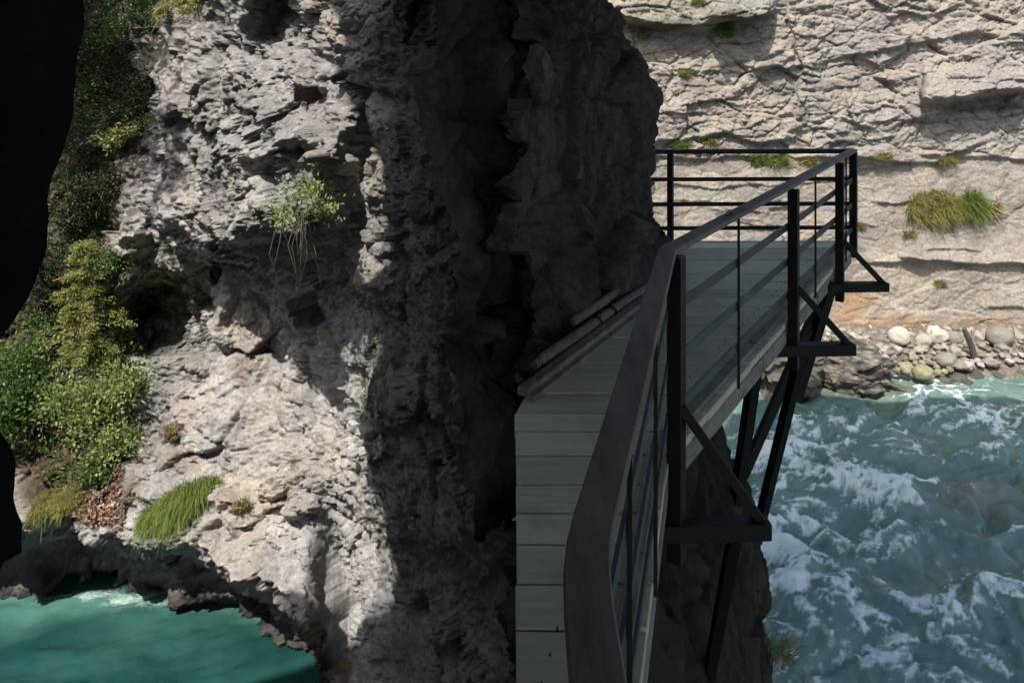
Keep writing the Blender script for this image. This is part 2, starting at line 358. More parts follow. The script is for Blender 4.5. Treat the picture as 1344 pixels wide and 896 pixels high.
for k in range(34):
    u, v = rng.uniform(820, 1400), rng.uniform(-30, 205); w = rng.uniform(15, 80)
    Fr.ledge([(u, v), (u+w*.5, v-rng.uniform(-3, 8)), (u+w, v-rng.uniform(0, 16))], rng.uniform(.03, .11), rng.uniform(5, 20), rng.uniform(3, 5), 6)
for k in range(14):
    u, v = rng.uniform(860, 1400), rng.uniform(215, 400); w = rng.uniform(20, 80)
    Fr.ledge([(u, v), (u+w*.5, v+rng.uniform(-3, 4)), (u+w, v+rng.uniform(-4, 4))], rng.uniform(.03, .1), rng.uniform(5, 14), rng.uniform(3, 5), 8)
Fr.edge([(1418,100),(1216,105),(1214,130)], 0, 30)
for line in [[(1040,20),(1052,90),(1046,160)], [(1215,98),(1210,120),(1216,150)], [(870,110),(880,160)], [(1110,120),(1122,165)]]:
    Fr.edge(line, .22, 40, 5)
def disp_far(P):
    W = P+.13*np.stack([fbm(P*.7, 3, 121), 0*P[:, 0], fbm(P*.7, 3, 129)], 1)
    A = aniso(W, (-.12, 0, 1), 2.0)
    a, e1 = worley(A*.55, 205); b, e2 = worley(A*1.5, 245); c, e3 = worley(A*4.2, 285)
    up = .3+.7*sm(5.0, 5.6, P[:, 2]+.2*fbm(P*.6, 2, 9))
    f_, e4 = worley(aniso(W, (-.15, 0, 1), 1.6)*11, 295)
    rr = ridge(aniso(W, (-.3, 0, 1), 2.2)*1.5, 6, 37, .6)-1
    d = up*(.17*a+.085*b)+.042*c*up+.018*f_*up+.10*fbm(P*.4, 3, 31)+.014*fbm(P*6, 5, 33, .65)+.014*rr*(up-.25)
    return d-up*(.06*(1-sm(0, .1, e1))+.04*(1-sm(0, .12, e2)))
at_f = dict(grey=np.maximum(sm(235, 190, Fr.V2+.03*Fr.U2-20)*sm(940, 1080, Fr.U2), Fr.mask([(870,10,80,24),(980,6,60,18)])*.8)*.5, ochre=Fr.mask([(1180,428,75,15),(1290,426,70,14),(1120,400,40,20),(1100,430,40,20)])*1.0, moss=Fr.mask([(870,15,70,20),(975,10,60,16)])*.4,
            wet=np.maximum(Fr.mask([(1400,446,150,9)])*.3, Fr.mask([(880,32,50,9),(975,20,44,9),(1290,140,70,12)])*.7), earth=Fr.mask([(1255,292,60,12),(1010,214,40,8)])*.4)  # dark strips under the overhangs have their shade painted in
Fr.build('far_cliff', M['far'], disp_far, at_f)

# dark rock wall beside the walkway
def strip_rock(name, plan, z0, z1, nz, ns, shift, mat, disp):
    plan = np.array(plan, float); seg = np.r_[0, np.cumsum(np.linalg.norm(np.diff(plan, axis=0), axis=1))]
    s = np.linspace(0, seg[-1], ns); x = np.interp(s, seg, plan[:, 0]); y = np.interp(s, seg, plan[:, 1])
    k = np.ones(15)/15
    x = np.convolve(np.pad(x, 7, 'edge'), k, 'valid'); y = np.convolve(np.pad(y, 7, 'edge'), k, 'valid')
    z = np.linspace(z1, z0, nz); X, Z = np.meshgrid(x, z); Y, _ = np.meshgrid(y, z)
    P = np.stack([X, Y, Z], -1); P[..., :2] += shift(X, Y, Z)
    n = gnormals(P); d = disp(P.reshape(-1, 3)).reshape(X.shape)
    if n[..., 0].mean() < 0: n = -n
    return tag(grid_obj(name, P+n*d[..., None], mat), kind='structure')
def disp_wall(P):
    W = P+.2*np.stack([fbm(P*1.1, 3, 321), fbm(P*1.1, 3, 325), fbm(P*1.1, 3, 329)], 1)
    A = aniso(W, (.5, .3, 1), .6)
    a, e1 = worley(A*1.3, 305); b, e2 = worley(A*3.4, 345); c, e3 = worley(A*9, 385)
    return .2*a+.09*b+.035*c+.1*fbm(P*1.0, 3, 31)-.06*(1-sm(0, .12, e1))-.03*(1-sm(0, .14, e2))-.05
def sh_wall(X, Y, Z):
    k = sm(4.4, 6.0, Y)
    lean = interp([(5, .1), (6.1, .05), (6.5, 0), (7.3, -.12), (7.9, -.2), (8.3, -.34), (8.6, -.5), (9.5, -1.0), (12.5, -1.6)], Z)
    return np.stack([lean*k-.1*(1-k)-.22*np.maximum(Z-6.4, 0)*(1-k)*.4, -.1*np.maximum(Z-6.3, 0)*k], -1)
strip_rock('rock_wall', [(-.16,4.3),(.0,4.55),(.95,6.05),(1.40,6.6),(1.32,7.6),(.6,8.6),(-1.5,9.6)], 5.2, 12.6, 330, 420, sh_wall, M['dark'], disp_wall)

# dark rock under the walkway
def sh_under(X, Y, Z):
    xs = interp([(-.6, .75), (0, .7), (1, .55), (2.55, .40), (3.2, .33), (3.93, .26), (4.4, .10), (4.94, -.10), (5.4, -.3), (6, -.6)], Z)
    return np.stack([xs, 0*X], -1)
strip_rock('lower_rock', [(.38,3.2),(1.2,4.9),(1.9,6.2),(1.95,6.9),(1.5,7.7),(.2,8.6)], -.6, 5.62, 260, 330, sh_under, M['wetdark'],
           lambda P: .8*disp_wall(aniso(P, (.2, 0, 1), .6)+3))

# rock close by on the left, deep shade put into its near-black colour
prof = [(9.6, 160), (8.24, 120), (7.86, 105), (7.57, 75), (7.29, 60), (7.03, 20), (6.92, -4), (6.75, -22), (6.62, -4), (6.5, 20), (6.27, 29), (6.14, 25), (6.1, -2), (5.9, -25), (4, -60)]
zz = np.linspace(9.6, 4, 260); pu = np.interp(zz, [p[0] for p in prof][::-1], [p[1] for p in prof][::-1]); px = (pu-U0)/F*2.8
sx = np.linspace(0, 1, 220); Xg = np.zeros((260, 220)); Yg = Xg.copy()
for i in range(260):
    Xg[i] = np.interp(sx, [0, .35, .68, .74, .8, 1], [-5, px[i]-.9, px[i]-.1, px[i], px[i]*1.075-.03, px[i]*1.5-.8])
    Yg[i] = np.interp(sx, [0, .35, .68, .74, .8, 1], [1.6, 2.2, 2.62, 2.8, 2.98, 4.2])
P = np.stack([Xg, Yg, np.repeat(zz[:, None], 220, 1)], -1)
dn = .05*fbm(P.reshape(-1, 3)*2.2, 5, 401).reshape(260, 220); P[..., 0] += dn*.25; P[..., 1] += dn*.9
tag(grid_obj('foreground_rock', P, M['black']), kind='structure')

# rock roof added unseen overhead, rim shaped so sun reaches cliff and far bank
def lift(u, v, Y, z=12.0):
    p = at(u, v, Y)
    if 0 < u and v < 800: p = L.surf(u, v)
    t = (z-p[2])/SUN[2]; return (p+SUN*t)[:2]
def roof(name, poly, z, thick, mat, seed):
    q = []
    for i in range(len(poly)):
        a, b = np.array(poly[i], float), np.array(poly[(i+1) % len(poly)], float); n = max(2, int(np.linalg.norm(b-a)/.22))
        for k in range(n): q.append(a+(b-a)*k/n)
    q = np.array(q); p3 = np.c_[q*1.6, 0*q[:, 0]]
    q = q+np.c_[fbm(p3, 4, seed), fbm(p3, 4, seed+7)]*.14
    c = q.mean(0); mb = MB(); n = len(q); rings = []
    for k, (dz, s) in enumerate([(0, 0), (.25, .12), (thick*.5, .5), (thick, 1.2)]):
        o = len(mb.v); d = q-c; d /= np.linalg.norm(d, axis=1)[:, None]
        mb.v += [(x+SUN[0]/SUN[2]*dz, y+SUN[1]/SUN[2]*dz, z+dz) for x, y in (q-d*s*.15 if k else q)]; rings.append(o)
    for a, b in zip(rings, rings[1:]):
        for i in range(n): mb.f.append((a+i, a+(i+1) % n, b+(i+1) % n, b+i))
    mb.f.append(tuple(rings[0]+i for i in reversed(range(n)))); mb.f.append(tuple(rings[-1]+i for i in range(n)))
    return tag(mb.build(name, mat), kind='structure')
rim = [lift(-200,915,9.4), lift(-1,915,9.4), lift(-1,905,9.4)+[1.0,.15], lift(-1,915,9.4)+[2.2,-.15], lift(-1,905,9.4)+[3.2,.1], lift(400,858,9.75), lift(435,832,9.7), lift(470,812,9.3), lift(526,790,8.9),
       lift(527,725,8.9), lift(500,650,8.8), lift(478,575,8.8), lift(496,505,8.4), lift(492,440,8.3), lift(492,380,8.3), lift(512,320,8.0), lift(508,230,8.0), lift(490,170,8.1), lift(472,100,8.4), lift(458,40,8.7), lift(440,-20,9.2)]
roof('rock_overhang', [(-20,2.2)]+[tuple(p) for p in rim]+[(-2.2,6.5),(.2,6.1),(1.2,8.4),(2.2,9.9),(4.0,10.2),(7,9.9),(8.6,10.2),(10,6),(10,-1),(7,-10),(-20,-12)], 12.0, 3.0, M['dark'], 5)
cn = []  # leaf clumps added out of view to dapple the upper left slope
for k in range(74):
    u, v = rng.uniform(-60, 226), rng.uniform(-90, 236)
    c = np.r_[lift(u, v, 12.4), 12.0]+SUN*rng.uniform(0, 1.5); cn.append(c+rng.normal(size=(70, 3))*np.array([.22, .22, .12]))
cn = np.concatenate(cn)
tc_p = cn
strip_rock('gorge_wall', [(-2,-7.5),(-6,-6),(-12,-5.5),(-20,-4),(-24,2)], -1, 17, 90, 160, lambda X, Y, Z: np.stack([0*X, .12*np.maximum(Z-6, 0)], -1), M['dark'], lambda P: 3*disp_wall(P*.4))  # wall behind the viewer, added to cut sky light on the left cliff
# ------------------------------------------------------------------ river
xs = np.r_[np.arange(-16, -9.5, .25), np.arange(-9.5, 15, .05), np.arange(15, 24, .3)]
ys = np.r_[np.arange(-8, 8, .4), np.arange(8, 19.4, .05), np.arange(19.4, 21.6, .2)]
Xw, Yw = np.meshgrid(xs, ys); Pw = np.c_[Xw.ravel(), Yw.ravel(), 0*Xw.ravel()]
rap = sm(-.5, 3.2, Pw[:, 0])
Uw = U0+F*Pw[:, 0]/np.maximum(Pw[:, 1], 1); Vw = VH+F*CH/np.maximum(Pw[:, 1], 1)
ca, sa = math.cos(R(-18)), math.sin(R(-18))
Q = np.c_[Pw[:, 0]*ca-Pw[:, 1]*sa, Pw[:, 0]*sa+Pw[:, 1]*ca, 0*Pw[:, 0]]
Qw = Q+.55*np.c_[fbm(Q*.7, 4, 501), fbm(Q*.7, 4, 511), 0*Q[:, 0]]
big = fbm(Qw*np.array([.42, .75, 1]), 3, 521); rg = ridge(Qw*np.array([.55, .95, 1]), 5, 531, .55); fine = fbm(Qw*np.array([2.2, 3, 1]), 5, 541, .6)
def nz(a): return (a-a.mean())/a.std()
rg = nz(rg)
def zone(wx, wy, rx, ry): return np.exp(-((Pw[:, 0]-wx)/rx)**2-((Pw[:, 1]-wy)/ry)**2)
zn = 0
for (u, v, ru, rv, a) in [(1055,610,60,38,1.0),(1010,700,40,70,.8),(1170,655,90,26,.75),(1215,515,60,14,.6),(1110,560,60,24,.6),(1060,790,70,30,.4),(1230,800,90,16,.45),(1330,560,60,12,.4),(1310,790,50,22,.35),(1120,700,90,20,.35),(1150,880,120,20,.3),(1270,540,90,10,.3),(1260,590,80,10,.2)]:
    Y = F*CH/(v-VH); zn = zn+a*zone((u-U0)/F*Y, Y, ru/F*Y, rv/F*Y*Y/CH*1.0)
calm = 0
for (u, v, ru, rv, a) in [(1250,690,90,24,.6),(1100,525,60,12,.7),(1140,590,40,14,.3),(1290,620,80,20,.5),(1250,740,60,20,.3),(1330,520,50,12,.3)]:
    Y = F*CH/(v-VH); calm = calm+a*zone((u-U0)/F*Y, Y, ru/F*Y, rv/F*Y*Y/CH)
near = 1-.75*sm(17.2, 18.6, Pw[:, 1])
Hh = rap*near*(.17*big+.05*rg+.018*fine+.26*np.minimum(zn, 1.1)*(.8+.2*rg)-.12*calm)+(1-rap)*(.06*fbm(Q*np.array([.9, 2.2, 1]), 5, 551)+.014*fine)
streak = nz(ridge(Qw*np.array([1.0, 2.8, 1])+5, 6, 561, .66))
foam = rap*np.clip(sm(.2, 2.6, .75*streak+.5*rg+2.0*zn-1.6*calm+.2*nz(fine)+.22), 0, 1)
lf = np.exp(-((Pw[:, 1]-11.05)/.16)**2)*sm(-7.9, -6.4, Pw[:, 0])*(1-sm(-5.4, -4.6, Pw[:, 0]))*sm(-.3, .5, fbm(Q*np.array([1.5, 4, 1]), 4, 571)+.35)
foam = np.maximum(foam, .6*lf*(1-rap)); Pw[:, 2] = Hh
t = NT('glacial_water'); w = t.pos()
fo = t.attr('foam'); fn = t.noise(t.pos((1.0, 2.2, 1), (0, 0, R(18))), 6.5, 12, .84, 1.5)
fm = t.ramp(t.math('ADD', fo, t.math('MULTIPLY', t.math('SUBTRACT', fn, .5), 2.3)), [(.26, 0.0), (.5, .34), (.88, 1.0)])
tint = t.mix(t.attr('rapid'), t.mix(t.attr('aer'), (.007, .040, .036), (.06, .16, .135)), (.06, .125, .107))  # left pool: sunlit strip beside the cliff painted in as a paler band
tint = t.mix(t.ramp(t.noise(w, .8, 5, .6), [(.38, 0.0), (.66, .8)]), tint, t.mix(t.attr('rapid'), (.022, .075, .066), (.115, .195, .168)))
tint = t.mix(t.math('MULTIPLY', t.attr('shoal'), .7), tint, (.16, .13, .09))
wn = t.bump(t.noise(t.pos((1, 2.0, 1)), 3.5, 5, .6, .5), .35, .06); wn = t.bump(t.noise(w, 16, 5, .65), .3, .015, wn)
wb = t.n('ShaderNodeBsdfPrincipled'); t.set(wb.inputs['Base Color'], tint); t.set(wb.inputs['Roughness'], .1); t.set(wb.inputs['IOR'], 1.33); t.set(wb.inputs['Normal'], wn)
fb = t.bsdf(t.mix(t.noise(w, 9, 6, .7), (.36, .48, .46), (.66, .73, .71)), .7, t.bump(t.noise(w, 20, 8, .75), .6, .03), .2)
ms = t.n('ShaderNodeMixShader'); t.set(ms.inputs[0], fm); t.t.links.new(wb.outputs[0], ms.inputs[1]); t.t.links.new(fb, ms.inputs[2])
M['water'] = t.done(ms.outputs[0])
shoal = zone(8.0, 18.2, 3.2, .5)*.9+zone((1275-U0)/F*13.7, 13.7, 1.1, .6)*.6
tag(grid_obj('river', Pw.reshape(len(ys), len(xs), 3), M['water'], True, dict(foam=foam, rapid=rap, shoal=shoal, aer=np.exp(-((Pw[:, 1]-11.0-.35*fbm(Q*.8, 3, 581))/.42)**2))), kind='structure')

# gravel bank under the far cliff
xb = np.arange(4.5, 21, .06); sb = np.linspace(0, 1, 70); Xb, Sb = np.meshgrid(xb, sb)
front = interp([(4, 19.6), (7, 19.3), (9, 18.9), (10.5, 18.75), (12.2, 18.7), (13.5, 18.4), (21, 18.2)], Xb)
Yb = front-.4+Sb*(21.6-front); Zb = -.25+.95*Sb**.8
Pb = np.stack([Xb, Yb, Zb], -1); Pb[..., 2] += .07*fbm(Pb.reshape(-1, 3)*2.2, 4, 601).reshape(Xb.shape)
vw, _ = worley(Pb.reshape(-1, 3)*6, 611); Pb[..., 2] += .05*vw.reshape(Xb.shape)
t = NT('gravel'); w = t.pos(); gc = t.ramp(t.noise(w, 3, 6, .7), [(.3, (.07, .06, .043)), (.55, (.14, .118, .09)), (.75, (.22, .2, .165))])
M['gravel'] = t.done(t.bsdf(gc, .9, t.bump(t.vor(w, 9, 'F1'), .8, .06), .2))
tag(grid_obj('riverbank', Pb, M['gravel'], True), kind='structure')
def bank_z(x, y):
    f = interp([(4, 19.6), (7, 19.3), (9, 18.9), (10.5, 18.75), (12.2, 18.7), (13.5, 18.4), (21, 18.2)], np.array([x]))[0]
    s = np.clip((y-f+.4)/(21.6-f), 0, 1); return -.25+.95*s**.8

# ------------------------------------------------------------------ stones
def stone_mesh(name, mat, sub, seed, rough=.25, facet=.34, flat=False):
    bm = bmesh.new(); bmesh.ops.create_icosphere(bm, subdivisions=sub, radius=1)
    co = np.array([v.co[:] for v in bm.verts])
    a, e = worley(co*1.1+seed*3.7, seed); d = rough*fbm(co*.9+seed*5.1, 4, seed)+facet*a
    if flat: b, e2 = worley(aniso(co, (.3, .2, 1), 3)*1.4+seed, seed+50); d = d+.22*b
    for v, k in zip(bm.verts, d): v.co *= 1+k
    me = bpy.data.meshes.new(name); bm.to_mesh(me); bm.free(); me.materials.append(mat)
    for p in me.polygons: p.use_smooth = not flat
    return me
def stone(name, me, loc, sc, rz, label, cat='stone', group=None, rx=0):
    o = link(bpy.data.objects.new(name, me)); o.location = loc; o.scale = sc; o.rotation_euler = (rx, 0, rz); return tag(o, label, cat, group)
meshes = [stone_mesh('stone', M['stone'], 3, 700+k) for k in range(7)]
mossm = [stone_mesh('mossy_stone', M['mossy'], 3, 750+k) for k in range(3)]
GB = 'stones on the gravel bank'
def bank_at(u, v):
    Y = F*7.6/(v-VH)
    for _ in range(6): z = bank_z((u-U0)/F*Y, Y); Y = F*(CH-z)/(v-VH)
    return at(u, v, Y)
def special(me, u, v, rx, rz_, label, k=.55, sy=.9, rot=0., name='boulder', cat='boulder', tilt=0):
    p = bank_at(u, v+rz_*.8); s = p[1]/F; return stone(name, me, (p[0], p[1], p[2]+rz_*s*k), (rx*s, rx*s*sy, rz_*s), rot, label, cat, None, tilt)
special(stone_mesh('boulder', M['white'], 4, 801, .1, .06), 1180, 440, 14, 12, 'large smooth white boulder at the foot of the far cliff', .75)
special(stone_mesh('boulder', M['grey'], 4, 802, .1, .05), 1313, 441, 17, 13, 'large smooth grey egg-shaped boulder by the brown-stained cliff foot', .7, .9, .5)
special(stone_mesh('boulder', M['white'], 4, 803, .12, .5), 1229, 438, 12, 13, 'pale pointed angular boulder between the white and the grey boulders', .6)
special(stone_mesh('boulder', M['stone'], 4, 804, .1, .12), 1212, 445, 11, 9, 'rounded tan boulder leaning beside the pale pointed one', .6)
special(stone_mesh('boulder', M['grey'], 4, 805, .1, .1), 1243, 471, 13, 10, 'round olive grey boulder in the middle of the gravel bank', .6)
special(stone_mesh('boulder', M['grey'], 4, 806, .1, .12), 1252, 442, 11, 9, 'dark grey boulder just left of the driftwood post', .6)
special(stone_mesh('boulder', M['mossy'], 4, 807, .12, .15), 1212, 487, 14, 9, 'broad yellow-mossed boulder at the edge of the water', .6)
used = [(1180,440,14),(1313,441,17),(1229,438,12),(1212,445,11),(1243,471,13),(1252,442,11),(1212,487,14)]
n = 0; tries = 0
while n < 215 and tries < 9000:
    tries += 1
    u = random.uniform(1030, 1375); v = random.uniform(428, 488); r = random.choice([3.2, 3.6, 4, 4.4, 5, 5.6, 6.5, 8, 9.5])
    if v > interp([(1030,462),(1090,466),(1180,486),(1240,488),(1290,478),(1344,474),(1400,470)], np.array([u]))[0]: continue
    if any((u-a)**2+((v-b)*1.35)**2 < (.74*(r+c))**2 for a, b, c in used): continue
    used.append((u, v, r)); n += 1
    moss = v > 468 and 1185 < u < 1250 and random.random() < .6
    p = bank_at(u, v+r*.4); s = p[1]/F; k = r*s
    stone('stone', random.choice(mossm if moss else meshes), (p[0], p[1], p[2]+k*.25), (k*random.uniform(.9, 1.35), k*random.uniform(.8, 1.1), k*random.uniform(.6, .9)), random.uniform(0, 6.28),
          'small yellow-mossed stone at the lower edge of the gravel bank' if moss else 'small pale weathered stone among many on the gravel bank', 'stone', 'mossy stones by the water' if moss else GB)
wm = [stone_mesh('wet_stone', M['wetst'], 3, 820+k, .3, .3) for k in range(3)]
for (u, v, r) in [(1256,497,12),(1275,492,11),(1240,500,8),(1296,488,9),(1268,502,7),(1340,487,15),(1310,494,7)]:
    p = at(u, v, F*CH/(v-VH)); s = p[1]/F
    stone('wet_stone', wm[int(u) % 3], (p[0], p[1], .02), (r*s*1.3, r*s, r*s*.5), u, 'low dark wet stone where the gravel bank meets the river', 'stone', 'dark wet stones at the waterline')
p = at(1040, 522, 17.7); s = p[1]/F
stone('boulder', stone_mesh('boulder', M['wetst'], 5, 841, .22, .25, True), (p[0], p[1]+.5, .55), (46*s, 40*s, 44*s), .4, 'big dark rounded boulder standing in the river behind the steel struts', 'boulder')
p = at(1128, 505, 18.3); s = p[1]/F
t = NT('streaked_rock'); w = t.pos((1.2, 1.2, 5), (.25, -.45, .3)); sc_ = t.ramp(t.noise(w, 2.2, 7, .7, .6), [(.36, (.018, .017, .015)), (.5, (.10, .09, .076)), (.64, (.27, .245, .205))])
M['streak'] = t.done(t.bsdf(sc_, .85, t.bump(t.noise(w, 5, 8, .7), .9, .1), .25))
stone('rock_outcrop', stone_mesh('rock_outcrop', M['streak'], 5, 843, .28, .3, True), (p[0]-.1, p[1]+.35, .22), (58*s, 42*s, 33*s), -.25, 'jagged streaked rock outcrop sloping into the river beside the gravel bank', 'rock', None, .1)
mb = MB(); a = bank_at(1281, 470); b = at(1265, 431, a[1]-.1); mb.tube([a-np.array([0, 0, .15]), (a*.55+b*.45)+np.array([.02, 0, 0]), b], [.085, .075, .06], 8)
tag(mb.build('driftwood', M['bark'], smooth=False), 'thick dark driftwood post leaning on the stones of the far bank', 'driftwood')
mb = MB(); a = bank_at(1277, 452); b = at(1276, 433, a[1]); mb.tube([a-np.array([0, 0, .1]), b], [.05, .045], 7)
tag(mb.build('driftwood', M['timber']), 'short pale upright stake just behind the dark driftwood post', 'driftwood')

# ------------------------------------------------------------------ walkway
DZ = 6.12; RZ = DZ+1.0
C_, E_, D_ = np.array([.74, 3.52]), np.array([3.51, 7.60]), np.array([.127, 1.32])
railp = [np.array([.09, -1.6]), D_, C_, E_, np.array([1.25, 7.55])]
dirCE = (E_-C_)/np.linalg.norm(E_-C_); outCE = np.array([dirCE[1], -dirCE[0]])
wk = empty('boardwalk', (1.7, 5.0, DZ), 'weathered plank boardwalk on black steel brackets along the dark rock wall', 'walkway')
right = [(.10, -1.6), (.135, 1.32), (.745, 3.52), (3.47, 7.55), (3.5, 7.79)]; left = [(-1.0, -1.6), (-1.0, 1.7), (.012, 2.05), (.012, 4.0), (.12, 4.35), (1.02, 5.78), (1.5, 6.5), (1.6, 7.79)]
def xr(y): return np.interp(y, [p[1] for p in right], [p[0] for p in right])
def xl(y): return np.interp(y, [p[1] for p in left], [p[0] for p in left])
mb = MB(); y = -1.6
while y < 7.78:
    wd = random.uniform(.19, .25); y2 = min(y+wd, 7.79); g = random.uniform(.003, .009); j = random.uniform(-.004, .004)
    a, b, = y+g, y2-g; zt = DZ+random.uniform(-.004, .004); tl = random.uniform(-.003, .003)
    i = abs(j)*2; mb.prism([(xl(a)+i, a, zt-.045), (xr(a)+j, a, zt-.045), (xr(b)+j, b, zt-.045), (xl(b)+i, b, zt-.045)], [(xl(a)+i, a, zt+tl), (xr(a)+j, a, zt-tl), (xr(b)+j, b, zt-tl), (xl(b)+i, b, zt+tl)])
    y = y2
mb.build('deck', M['deck'], wk, .004)
mb = MB()
for k in range(int(9.3/.11)):
    yy = -1.5+k*.11
    for xx in (xr(yy)-.3, xr(yy)-.09+random.uniform(-.012, .012)):
        if xx > xl(yy)+.03: mb.tube([(xx, yy, DZ-.01), (xx, yy, DZ+.005)], .0035, 6)
tag(mb.build('screw', M['steel'], wk), kind='stuff')
def off(p, d, k): return np.array([p[0]+d[0]*k, p[1]+d[1]*k])
dDC = (C_-D_)/np.linalg.norm(C_-D_); outDC = np.array([dDC[1], -dDC[0]])
mb = MB()
for (a, b, o) in [((.135, 1.32), (.745, 3.52), outDC), ((.745, 3.52), (3.47, 7.55), outCE)]:
    n = 3
    for k in range(n):
        p = np.array(a)+(np.array(b)-np.array(a))*(k/n+.003); q = np.array(a)+(np.array(b)-np.array(a))*((k+1)/n-.003)
        p, q = off(p, o, -.018), off(q, o, -.018); mb.bar((*p, DZ-.105), (*q, DZ-.105), .04, .11)
        p, q = off(p, o, -.05), off(q, o, -.05); mb.bar((*p, DZ+.018), (*q, DZ+.018), .06, .026)
mb.bar((1.6, 7.81, DZ-.06), (3.5, 7.81, DZ-.06), .035, .12)
mb.build('edge_board', M['timber'], wk, .004)
mb = MB()
for k in (.18, .75):
    mb.bar((*off(np.array([.745, 3.52]), outCE, -k), DZ-.13), (*off(np.array([3.3, 7.3]), outCE, -k), DZ-.13), .09, .16)
mb.build('joist', M['steel'], wk)
posts = [(D_, outDC, .42), (C_, outCE, .47), (C_+dirCE*2.25, outCE, .33), (C_+dirCE*3.97, outCE, .30)]
legs = [None, (at(965, 700, 3.9), at(925, 915, 4.9)), (at(1052, 462, 5.5), at(1000, 675, 5.95)), (at(1082, 382, 6.8), at(975, 625, 6.6))]
for (p, o, dn), lg in zip(posts, legs):
    q = off(p, o, .045)
    if lg is not None:
        zt = {0: 5.80, 1: 5.93, 2: 5.95}[[k for k, (a, _, _) in enumerate(posts[1:]) if a is p][0]]
        e = np.array([q[0]+.44, q[1]+.01]); mb = MB(); mb.bar((q[0]-.5, q[1]-.03, zt), (*e, zt), .085, .08); br = mb.build('bracket', M['steel'], wk, .003)
        mb = MB(); mb.bar((q[0]+.02, q[1]-.005, DZ+.26), (e[0]-.03, e[1], zt+.02), .045, .045); b2 = mb.build('brace', M['steel'], wk, .003)
        mb = MB(); mb.bar(lg[0], lg[1], .06, .075); mb.build('strut', M['steel'], wk)
mb = MB(); mb.bar(at(993, 470, 5.6), at(966, 660, 5.9), .07, .09); mb.build('strut', M['steel'], wk)
mb = MB(); mb.bar(at(1090, 372, 6.6), at(1045, 520, 7.0), .09, .09); mb.build('strut', M['steel'], wk)

rl = empty('railing', (.74, 3.52, DZ), 'black steel railing with flat brown handrail bending along the boardwalk edge', 'railing')
def ribbon(path, w, z0, z1, lift_=0):
    rings = []
    for i, p in enumerate(path):
        if i == 0: t_ = path[1]-p
        elif i == len(path)-1: t_ = p-path[i-1]
        else: t_ = (p-path[i-1])/np.linalg.norm(p-path[i-1])+(path[i+1]-p)/np.linalg.norm(path[i+1]-p)
        t_ = t_/np.linalg.norm(t_); n_ = np.array([t_[1], -t_[0]]); k = 1
        if 0 < i < len(path)-1:
            d0 = (p-path[i-1])/np.linalg.norm(p-path[i-1]); k = 1/max(.35, abs(np.dot(np.array([d0[1], -d0[0]]), n_)))
        rings.append([(*(p+n_*w/2*k), z0), (*(p-n_*w/2*k), z0), (*(p-n_*w/2*k), z1), (*(p+n_*w/2*k), z1)])
    m = MB(); o = 0
    for r in rings: m.v += r
    for i in range(len(rings)-1):
        for k in range(4): m.f.append((i*4+k, i*4+(k+1) % 4, i*4+4+(k+1) % 4, i*4+4+k))
    m.f.append((0, 1, 2, 3)); e = (len(rings)-1)*4; m.f.append((e, e+1, e+2, e+3)); return m
def arc(pts, i, r=.07, n=4):
    p = pts[i]; a = p+(pts[i-1]-p)/np.linalg.norm(pts[i-1]-p)*r; b = p+(pts[i+1]-p)/np.linalg.norm(pts[i+1]-p)*r
    return [(1-t)**2*a+2*t*(1-t)*p+t*t*b for t in np.linspace(0, 1, n)]
path = [railp[0]]+arc(railp, 1, .12)+arc(railp, 2, .05, 3)+[railp[3]]
ribbon(path, .082, RZ-.03, RZ).build('handrail', M['rail'], rl, .004)
ribbon([railp[3]+np.array([.02, .0]), railp[4]], .082, RZ-.045, RZ-.002).build('handrail', M['steel'], rl, .003)
def post(p, o, dn, w=.07):
    q = off(p, o, .045); m = MB(); m.bar((*q, DZ-dn), (*q, RZ-.032), w, w, (dirCE[0], dirCE[1], 0)); m.build('post', M['steel'], rl, .003)
post(D_-outDC*.035, outDC, .42, .05); [post(*k) for k in posts[1:]]
post(E_-dirCE*.05, outCE*.2, .1); post(np.array([1.63, 7.56]), np.array([0, 1]), .1, .055)
for h in (.69, .435, .19):
    ribbon([railp[0], D_, C_, E_], .012, DZ+h-.025, DZ+h+.025).build('rail', M['flat'], rl)
    ribbon([E_+np.array([0, .01]), np.array([1.25, 7.56])], .02, DZ+h-.02, DZ+h+.02).build('rail', M['steel'], rl)
for (a, b, k, o) in [(D_, C_, .26, outDC), (D_, C_, .62, outDC), (C_, C_+dirCE*2.25, .47, outCE), (C_+dirCE*2.25, C_+dirCE*3.97, .5, outCE), (C_+dirCE*3.97, E_, .5, outCE)]:
    q = off(a+(b-a)*k, o, .014); m = MB(); m.bar((*q, DZ-.05), (*q, RZ-.03), .012, .014); m.build('baluster', M['steel'], rl)
m = MB()
for (a, b, o) in [(C_, C_+dirCE*2.25, outCE), (C_+dirCE*2.25, C_+dirCE*3.97, outCE)]:
    for h in (.69, .435, .19):
        for k in (.45, .49):
            q = off(a+(b-a)*k, o, -.008); m.tube([(*q, DZ+h), (*off(q, o, -.012), DZ+h)], .009, 6)
for k in (.44, .47):
    q = C_+dirCE*2.25*k*.9; m.tube([(*q, RZ-.002), (*q, RZ+.006)], .011, 8)
m.build('bolt', M['steel'], rl)

